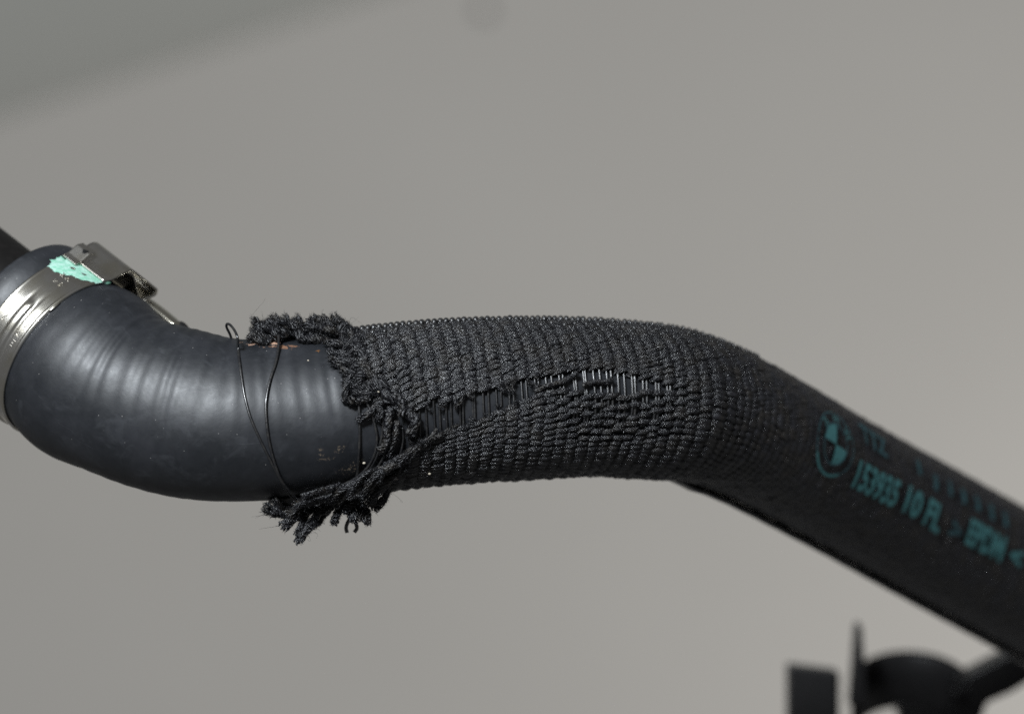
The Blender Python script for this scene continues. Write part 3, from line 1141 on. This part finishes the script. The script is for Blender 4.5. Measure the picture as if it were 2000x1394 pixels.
# bottom fringe
BOT = [([(672, 950), (640, 957), (594, 968)], 6.5, 1.2, 1.6), ([(660, 966), (610, 979), (578, 988)], 6.5, 1.5, 2.0),
       ([(640, 985), (598, 999), (576, 1010), (550, 1029)], 6.5, 2.0, 2.2), ([(610, 990), (560, 1006), (531, 1000)], 6.0, 2.0, 2.0),
       ([(655, 985), (630, 1003), (606, 1026), (588, 1054)], 7.0, 2.2, 2.5), ([(676, 975), (662, 998), (650, 1020)], 7.0, 1.8, 2.2),
       ([(700, 965), (708, 995), (718, 1021)], 7.0, 1.5, 2.2), ([(690, 975), (684, 1000), (696, 1015)], 6.5, 1.8, 2.2),
       ([(762, 945), (748, 972), (731, 996)], 5.5, 1.2, 2.4), ([(720, 935), (690, 950), (650, 985)], 7.0, 1.2, 1.8),
       ([(745, 915), (715, 932), (680, 960)], 7.5, 1.3, 1.8), ([(770, 905), (740, 930), (715, 965)], 7.5, 1.4, 1.9),
       ([(775, 930), (745, 950), (722, 985)], 7.0, 1.4, 2.1), ([(738, 940), (700, 975), (672, 1000)], 7.0, 1.6, 2.2),
       ([(690, 960), (640, 985), (612, 1012)], 6.5, 1.8, 2.2), ([(625, 975), (590, 990), (566, 1012)], 5.5, 1.8, 2.2),
       ([(600, 1004), (592, 1018), (582, 1036)], 5.5, 2.2, 2.6), ([(632, 995), (624, 1016), (612, 1030)], 5.5, 2.2, 2.6),
       ([(545, 985), (536, 994), (521, 990)], 6.0, 0.6, 0.8), ([(590, 985), (560, 992), (536, 984)], 8.0, 0.4, 0.5),
       ([(800, 885), (775, 898), (752, 912)], 6.5, 1.5, 1.6), ([(830, 868), (808, 880), (790, 900)], 6.5, 1.6, 1.7),
       ([(795, 915), (770, 925), (742, 925)], 6.5, 1.6, 1.8), ([(862, 848), (838, 860), (820, 866)], 5.0, 1.6, 1.7)]
for pl, r_, a, b in BOT:
    for _ in range(2):
        pl2 = [(x + rng.normal(0, 5), y + rng.normal(0, 5)) for x, y in pl]
        px_tuft(pl2, r_ * rng.uniform(0.45, 0.75), a, b + 0.5, fwd=9.0 if pl[-1][1] > 955 and r_ != 8.0 else 1.0, fuzz=70)
    px_tuft(pl, r_ * 0.95, a, b, fwd=9.0 if pl[-1][1] > 955 and r_ != 8.0 else 1.0, fuzz=130)
# fringe along the upper torn edge
UP = [([(690, 690), (668, 690), (640, 684)], 7.5), ([(700, 705), (675, 708), (652, 706)], 7.5), ([(705, 725), (684, 726), (662, 724)], 7.5),
      ([(712, 742), (690, 744), (668, 742)], 7.5), ([(725, 758), (700, 756), (672, 752)], 7.5), ([(735, 768), (715, 764), (690, 766)], 7.5),
      ([(680, 672), (660, 670), (636, 664)], 7.5), ([(700, 670), (690, 655), (680, 645)], 8), ([(735, 745), (720, 735), (700, 735)], 7.5),
      ([(722, 720), (705, 712), (690, 716)], 8), ([(716, 700), (700, 690), (684, 694)], 8), ([(708, 680), (694, 672), (676, 676)], 8),
      ([(745, 765), (730, 752), (712, 750)], 7.5), ([(730, 735), (742, 748), (756, 758)], 7.5)]
for pl, r_ in UP:
    px_tuft(pl, r_ * 0.85, 1.5, 2.0 + rng.uniform(-0.3, 0.6), fuzz=170, spread=0.4)
    pl2 = [(x + rng.normal(0, 7), y + rng.normal(0, 7)) for x, y in pl]
    px_tuft(pl2, r_ * 0.6, 1.8, 2.4 + rng.uniform(-0.3, 0.8), fuzz=110, spread=0.6)
# thick curled fringe lying over the crest
top_ang = 84
for i in range(84):
    x = rng.uniform(505, 672)
    yb = np.interp(x, [490, 520, 560, 610, 640, 680], [655, 642, 634, 640, 634, 642])
    y = yb + rng.uniform(-8, 24)
    dx = rng.uniform(-20, -4)
    dy = rng.uniform(-14, 6)
    lift = 2.0 + rng.uniform(-0.8, 1.8)
    dep = at_px(x, 664, 0.5)[1] + rng.uniform(-3.0, 5.0)
    pts = [PX(x + 14, y + 8, dep + 1), PX(x, y, dep), PX(x + dx, y + dy, dep + rng.uniform(-1, 2))]
    tuft(pts, rng.uniform(3.8, 7.5) * K, fuzz=100, spread=0.5)
for (x, y, x2, y2) in ((505, 640, 494, 624), (540, 632, 534, 619), (560, 632, 556, 618), (585, 632, 580, 622), (620, 645, 612, 620),
                       (655, 640, 655, 618), (640, 640, 634, 626), (668, 650, 674, 632), (500, 655, 482, 662), (520, 660, 500, 652),
                       (660, 655, 664, 622), (612, 640, 600, 634)):
    dep = at_px(x, 664, 0.5)[1] + rng.uniform(-2, 3)
    tuft([PX(x + 4, y + 10, dep), PX(x, y, dep), PX(x2, y2, dep - 0.5)], 6.5 * K, fuzz=130, spread=0.5)

# long stray filaments pulled out of the frayed ends
fv0 = np.array(fib_v)
for _ in range(420):
    k = rng.integers(0, len(fv0))
    L_ = rng.uniform(1.2, 4.2)
    d_ = rng.normal(size=3) + np.array([-0.6, -0.5, 0.0])
    d_ /= np.linalg.norm(d_)
    side_ = np.cross(d_, rng.normal(size=3))
    t_ = np.linspace(0, 1, 8)[:, None]
    cl_ = fv0[k] + d_ * L_ * t_ + side_ * 0.5 * L_ * np.sin(t_ * rng.uniform(1.5, 5)) * t_
    tv, tq_ = tube(cl_, 0.035 * (1.1 - 0.7 * t_[:, 0]), 3, caps=False)
    b_ = len(fib_v)
    fib_v.extend(list(tv))
    for a, b, c, d in tq_:
        fib_f.append((b_ + a, b_ + b, b_ + c))
        fib_f.append((b_ + a, b_ + c, b_ + d))
# stray fibres standing off the knit
pick = np.where(front & (q[:, 0] < 1350))[0]
for _ in range(9000):
    k = pick[rng.integers(0, len(pick))]
    if rng.random() > np.interp(q[k, 0], [660, 800, 1000, 1350], [1.0, 0.7, 0.4, 0.25]):
        continue
    ss = st_s[k] + rng.uniform(-1.2, 1.2)
    pp_ = st_phi[k] + rng.uniform(-0.5, 0.5) * st_h[k]
    p = S(np.array(ss), np.array(pp_), SL + 0.55)
    nr = p - lerp3(CC, ss)
    nr /= np.linalg.norm(nr)
    dd = nr * rng.uniform(0.0, 0.8) + rng.normal(size=3) * 0.9
    add_fibre(p, dd, rng.uniform(0.3, 0.9), rng.uniform(0.025, 0.045))
mesh_obj('loose_fibres', np.array(fib_v), np.array(fib_f), M_FIBRE, sleeve, kind='stuff', smooth=False)


# ------------------------------------------------------------------ loose filament strands over the rubber
def strand(pl, rad=0.31, name='loose_strand', n=60, lab=None):
    pts = np.array([at_px(x, y, l) if not isinstance(l, tuple) else PX(x, y, l[0]) for x, y, l in pl])
    v, f = tube(smooth_poly(pts, n), rad, 10)
    return mesh_obj(name, v, f, M_MONO, sleeve, label=lab)


dT = at_px(455, 664, 0.4)[1]
strand([(456, 676, (dT + 6,)), (450, 655, (dT + 4,)), (443, 640, (dT + 1.5,)), (443, 633, (dT,)), (449, 634, (dT - 2,)), (458, 645, (dT - 4.5,)), (464, 660, (dT - 7,)),
        (465, 680, 0.6), (468, 710, 0.6), (473, 745, 0.6), (478, 775, 0.6), (489, 815, 0.6), (504, 850, 0.6), (520, 883, 0.6), (537, 916, 0.6), (553, 945, 0.7), (568, 968, 0.9), (590, 978, 1.6)],
       n=110, lab='thin black loop of loose filament standing off the rubber hose')
strand([(534, 640, 3.0), (541, 650, 2.6), (544, 662, 1.8), (543, 685, 0.9), (538, 710, 0.6), (528, 740, 0.6), (521, 772, 0.6), (519, 795, 0.6), (521, 830, 0.6),
        (526, 865, 0.6), (535, 900, 0.6), (547, 932, 0.8), (562, 955, 1.0), (578, 972, 1.3)], n=100)
strand([(686, 752, 1.2), (694, 768, 1.0), (700, 788, 0.9), (702, 812, 0.8), (702, 850, 0.7), (701, 890, 0.7), (698, 925, 0.7), (690, 945, 1.0)], n=60)
strand([(714, 783, 1.2), (724, 802, 0.9), (732, 830, 0.8), (736, 858, 0.8), (732, 885, 0.8), (718, 912, 0.8), (692, 935, 0.8), (655, 953, 0.8)], n=70)
strand([(750, 800, 1.0), (748, 830, 0.8), (744, 860, 0.8), (736, 890, 0.8), (722, 915, 0.8), (700, 938, 0.9)], n=50)
strand([(754, 800, 1.0), (757, 830, 0.7), (756, 865, 0.7), (748, 895, 0.7), (730, 920, 0.8)], n=50)
strand([(786, 835, 0.8), (787, 860, 0.8), (782, 885, 0.8), (774, 905, 0.8)], 0.24, n=30)
strand([(733, 738, 1.6), (736, 748, 1.6), (740, 758, 1.6)], 0.24, n=16)
strand([(738, 736, 1.6), (741, 746, 1.6), (745, 756, 1.6)], 0.24, n=16)
# the little horseshoe of filament hanging below
dL = at_px(686, 975, 1.0)[1]
strand([(688, 1008, (dL,)), (680, 1018, (dL,)), (676, 1030, (dL,)), (678, 1040, (dL,))], 0.45, n=20)
strand([(686, 1010, (dL,)), (694, 1020, (dL,)), (697, 1031, (dL,)), (692, 1039, (dL,))], 0.45, n=20)


# small pale grains caught in the weave
M_GRAIN = plastic_mat('pale_grit', (0.34, 0.30, 0.24), 0.7)
GR = [(704, 930, 0.42, 0.9, 'pale round sand grain at the bottom of the torn sleeve edge'),
      (739, 765, 0.30, 2.9, 'pale sand grain caught in the matted upper yarn'),
      (602, 704, 0.26, 0.2, 'pale sand grain on the bare rubber below the crest'),
      (839, 925, 0.36, 2.0, 'tan sand grain on the underside of the knitted sleeve'),
      (711, 904, 0.38, 0.4, 'tan clump of grit between the loose strands')]
for x, y, r, l, lab in GR:
    p = at_px(x, y, l)
    bm = bmesh.new()
    bmesh.ops.create_icosphere(bm, subdivisions=2, radius=r * 0.75)
    V = np.array([v.co for v in bm.verts])
    V = V * (1 + 0.10 * rng.normal(size=(len(V), 1))) * np.array([1.25, 0.8, 0.9]) + p
    F = [[v.index for v in f.verts] for f in bm.faces]
    bm.free()
    g = mesh_obj('sand_grain', V, F, M_GRAIN, None, label=lab, cat='sand grain')
    g['group'] = 'grains of grit on the hose'

# ------------------------------------------------------------------ print on the sleeve
PL = SL + 0.95


def wrap_print(name, V, F, sA, sB, pA, pB, H, W, mat, label=None, lift=PL):
    s = sA + (sB - sA) * V[:, 0] / W
    Rm = np.interp(s, sg, RR) + lift
    phi = pA + (pB - pA) * V[:, 0] / W + (V[:, 1] - 0.5) * H / Rm
    P = S(s, phi, lift)
    return mesh_obj(name, P, F, mat, sleeve, smooth=False, label=label)


def word(txt, a, b, H, mat, label=None):
    V, F, W = text_mesh(txt, 6, 0.036)
    sA, pA, _ = on_hose(a[0], a[1], PL)
    sB, pB, _ = on_hose(b[0], b[1], PL)
    wrap_print('printed_lettering', V, F, sA, sB, pA, pB, H, W, mat, label)


word('153935', (1674, 925), (1755, 968), 7.6, M_PRINT, 'teal printed number on the sleeve')
word('10', (1772, 973), (1800, 990), 7.4, M_PRINT)
word('FL', (1812, 997), (1842, 1018), 7.2, M_PRINT)
word('>', (1857, 1028), (1879, 1041), 4.6, M_FAINT)
word('EPDM', (1893, 1036), (1963, 1074), 7.0, M_PRINT)
word('<', (1974, 1081), (1997, 1093), 4.6, M_PRINT)
word('TTZ', (1682, 842), (1734, 876), 5.6, M_FAINT, 'worn faint teal print on the sleeve')
for (x, y) in ((1796, 911), (1829, 942), (1857, 953), (1883, 968), (1910, 982), (1938, 999), (1965, 1013)):
    word('I', (x - 4, y - 2), (x + 4, y + 2), 4.4, M_FAINT)


def emblem():
    s0, p0, _ = on_hose(1634, 868, PL)
    R0 = float(np.interp(s0, sg, RR)) + PL
    RO = 8.3

    def put(V, F, mat, name, label=None, par=None):
        V = np.asarray(V, float)
        s = s0 + V[:, 0] * 1.05
        phi = p0 + V[:, 1] / R0
        return mesh_obj(name, S(s, phi, PL), F, mat, par or sleeve, smooth=False, label=label)

    def ring(r0, r1, a0=0, a1=360, n=64):
        V, F = [], []
        m = max(3, int(n * (a1 - a0) / 360)) + 1
        for i in range(m):
            a = math.radians(a0 + (a1 - a0) * i / (m - 1))
            V += [(r0 * math.cos(a), r0 * math.sin(a)), (r1 * math.cos(a), r1 * math.sin(a))]
        F = [[2 * i, 2 * i + 1, 2 * i + 3, 2 * i + 2] for i in range(m - 1)]
        return V, F

    EM = put(*ring(RO - 0.75, RO, 212, 305), M_PRINT, 'printed_emblem', 'teal round emblem printed on the sleeve')
    put(*ring(RO - 0.45, RO, -55, 212), M_FAINT, 'ring', par=EM)
    put(*ring(4.9, 5.3), M_FAINT, 'ring', par=EM)

    def sector(a0, a1, r):
        V, F = [], []
        nr, na = 6, 10
        for i in range(nr + 1):
            for j in range(na + 1):
                a = math.radians(a0 + (a1 - a0) * j / na)
                V.append((r * i / nr * math.cos(a), r * i / nr * math.sin(a)))
        for i in range(nr):
            for j in range(na):
                b = i * (na + 1) + j
                F.append([b, b + 1, b + na + 2, b + na + 1])
        return V, F

    put(*sector(92, 178, 4.9), M_PRINT, 'quarter', par=EM)
    put(*sector(272, 358, 4.9), M_PRINT, 'quarter', par=EM)
    for ch, a in (('B', 138), ('M', 90), ('W', 42)):
        V, F, W = text_mesh(ch, 2)
        h = 2.5
        x = (V[:, 0] - W / 2) * h * 0.9
        y = (V[:, 1] - 0.5) * h + 6.4
        r = math.radians(a - 90)
        put(np.stack([x * math.cos(r) - y * math.sin(r), x * math.sin(r) + y * math.cos(r)], 1), F, M_PRINT, 'letter', par=EM)


emblem()

# ------------------------------------------------------------------ plastic clip, lower right
clip = empty('plastic_clip', 'out-of-focus black plastic pipe clip below the sleeve at lower right', 'clip')
CD = 230.0


def clip_pt(x, y, d=0.0):
    return PX(x, y, CD + d)


def cradle():
    """open C of the clip, seen into its hollow side from slightly above"""
    n, m = 44, 8
    F_ = (D + CD) / D * K
    c = PX(1778, 1385, CD)
    tilt = math.radians(26)
    axis = np.array([0, -math.sin(tilt), math.cos(tilt)])       # clip axis leans towards the camera at its top
    ex = np.array([1.0, 0, 0])
    ey = np.cross(axis, ex)
    Ro = 116 * F_
    Ht = 118 * F_
    V = []
    for i in range(n):
        a = math.radians(-8 + 196 * i / (n - 1))
        for (r, z) in ((Ro, 0), (Ro, Ht), (Ro - 0.4, Ht + 0.3), (Ro - 2.3, Ht + 0.3), (Ro - 2.7, Ht), (Ro - 2.7, 0), (Ro - 2.3, -0.3), (Ro - 0.4, -0.3)):
            V.append(c + ex * math.cos(a) * r + ey * math.sin(a) * r + axis * (z - Ht * 0.45))
    F = grid_faces(n, m).tolist() + [list(range(m))[::-1], [(n - 1) * m + k for k in range(m)]]
    return mesh_obj('cradle', V, F, M_CLIP, clip)


cradle()


def slab(name, outline, d0, d1, bev=0.5):
    """extruded outline (photo pixels) between two depths, edges rounded"""
    bm = bmesh.new()
    lo = [bm.verts.new(PX(x, y, d0) * MM) for x, y in outline]
    mid = (CD + d0) * 0
    hi = [bm.verts.new((PX(x, y, d0) + np.array([0, d1 - d0, 0])) * MM) for x, y in outline]
    bm.faces.new(lo[::-1])
    bm.faces.new(hi)
    k = len(lo)
    for i in range(k):
        bm.faces.new([lo[i], lo[(i + 1) % k], hi[(i + 1) % k], hi[i]])
    bmesh.ops.recalc_face_normals(bm, faces=bm.faces)
    bmesh.ops.bevel(bm, geom=bm.edges[:] + bm.verts[:], offset=bev * MM, segments=2, profile=0.5, affect='EDGES')
    me = bpy.data.meshes.new(name)
    bm.to_mesh(me)
    bm.free()
    me.materials.append(M_CLIP)
    o = bpy.data.objects.new(name, me)
    COL.objects.link(o)
    o.parent = clip
    return o


slab('end_block', [(1541, 1299), (1640, 1311), (1640, 1480), (1541, 1480)], CD - 6, CD + 8, 0.9)
slab('prong', [(1660, 1378), (1672, 1222), (1678, 1214), (1684, 1224), (1688, 1280), (1694, 1372)], CD - 14, CD - 5, 0.5)
slab('arm', [(1868, 1318), (1890, 1316), (1955, 1283), (2040, 1236), (2060, 1300), (1975, 1352), (1928, 1372), (1905, 1440), (1850, 1440), (1858, 1380)], CD - 6, CD + 12, 1.0)
slab('lower_rib', [(1752, 1372), (1786, 1381), (1870, 1396), (1900, 1440), (1770, 1440)], CD - 10, CD + 6, 0.7)
v, f = tube([PX(1870, 1352, CD - 9), PX(1870, 1352, CD - 5)], 2.2, 24)
mesh_obj('pivot_boss', v, f, M_CLIP, clip)

# ------------------------------------------------------------------ stand each empty at its thing's base
for root, p in ((clamp, lerp3(CC, 0.5 * (S_NEAR + S_FAR))), (sleeve, CC[np.searchsorted(sg, s_at_x(700))]), (clip, PX(1778, 1385, CD))):
    loc = Vector([float(a) * MM for a in p])
    root.location = loc
    inv = Matrix.Translation(-loc)
    for ch in root.children:
        ch.matrix_parent_inverse = inv
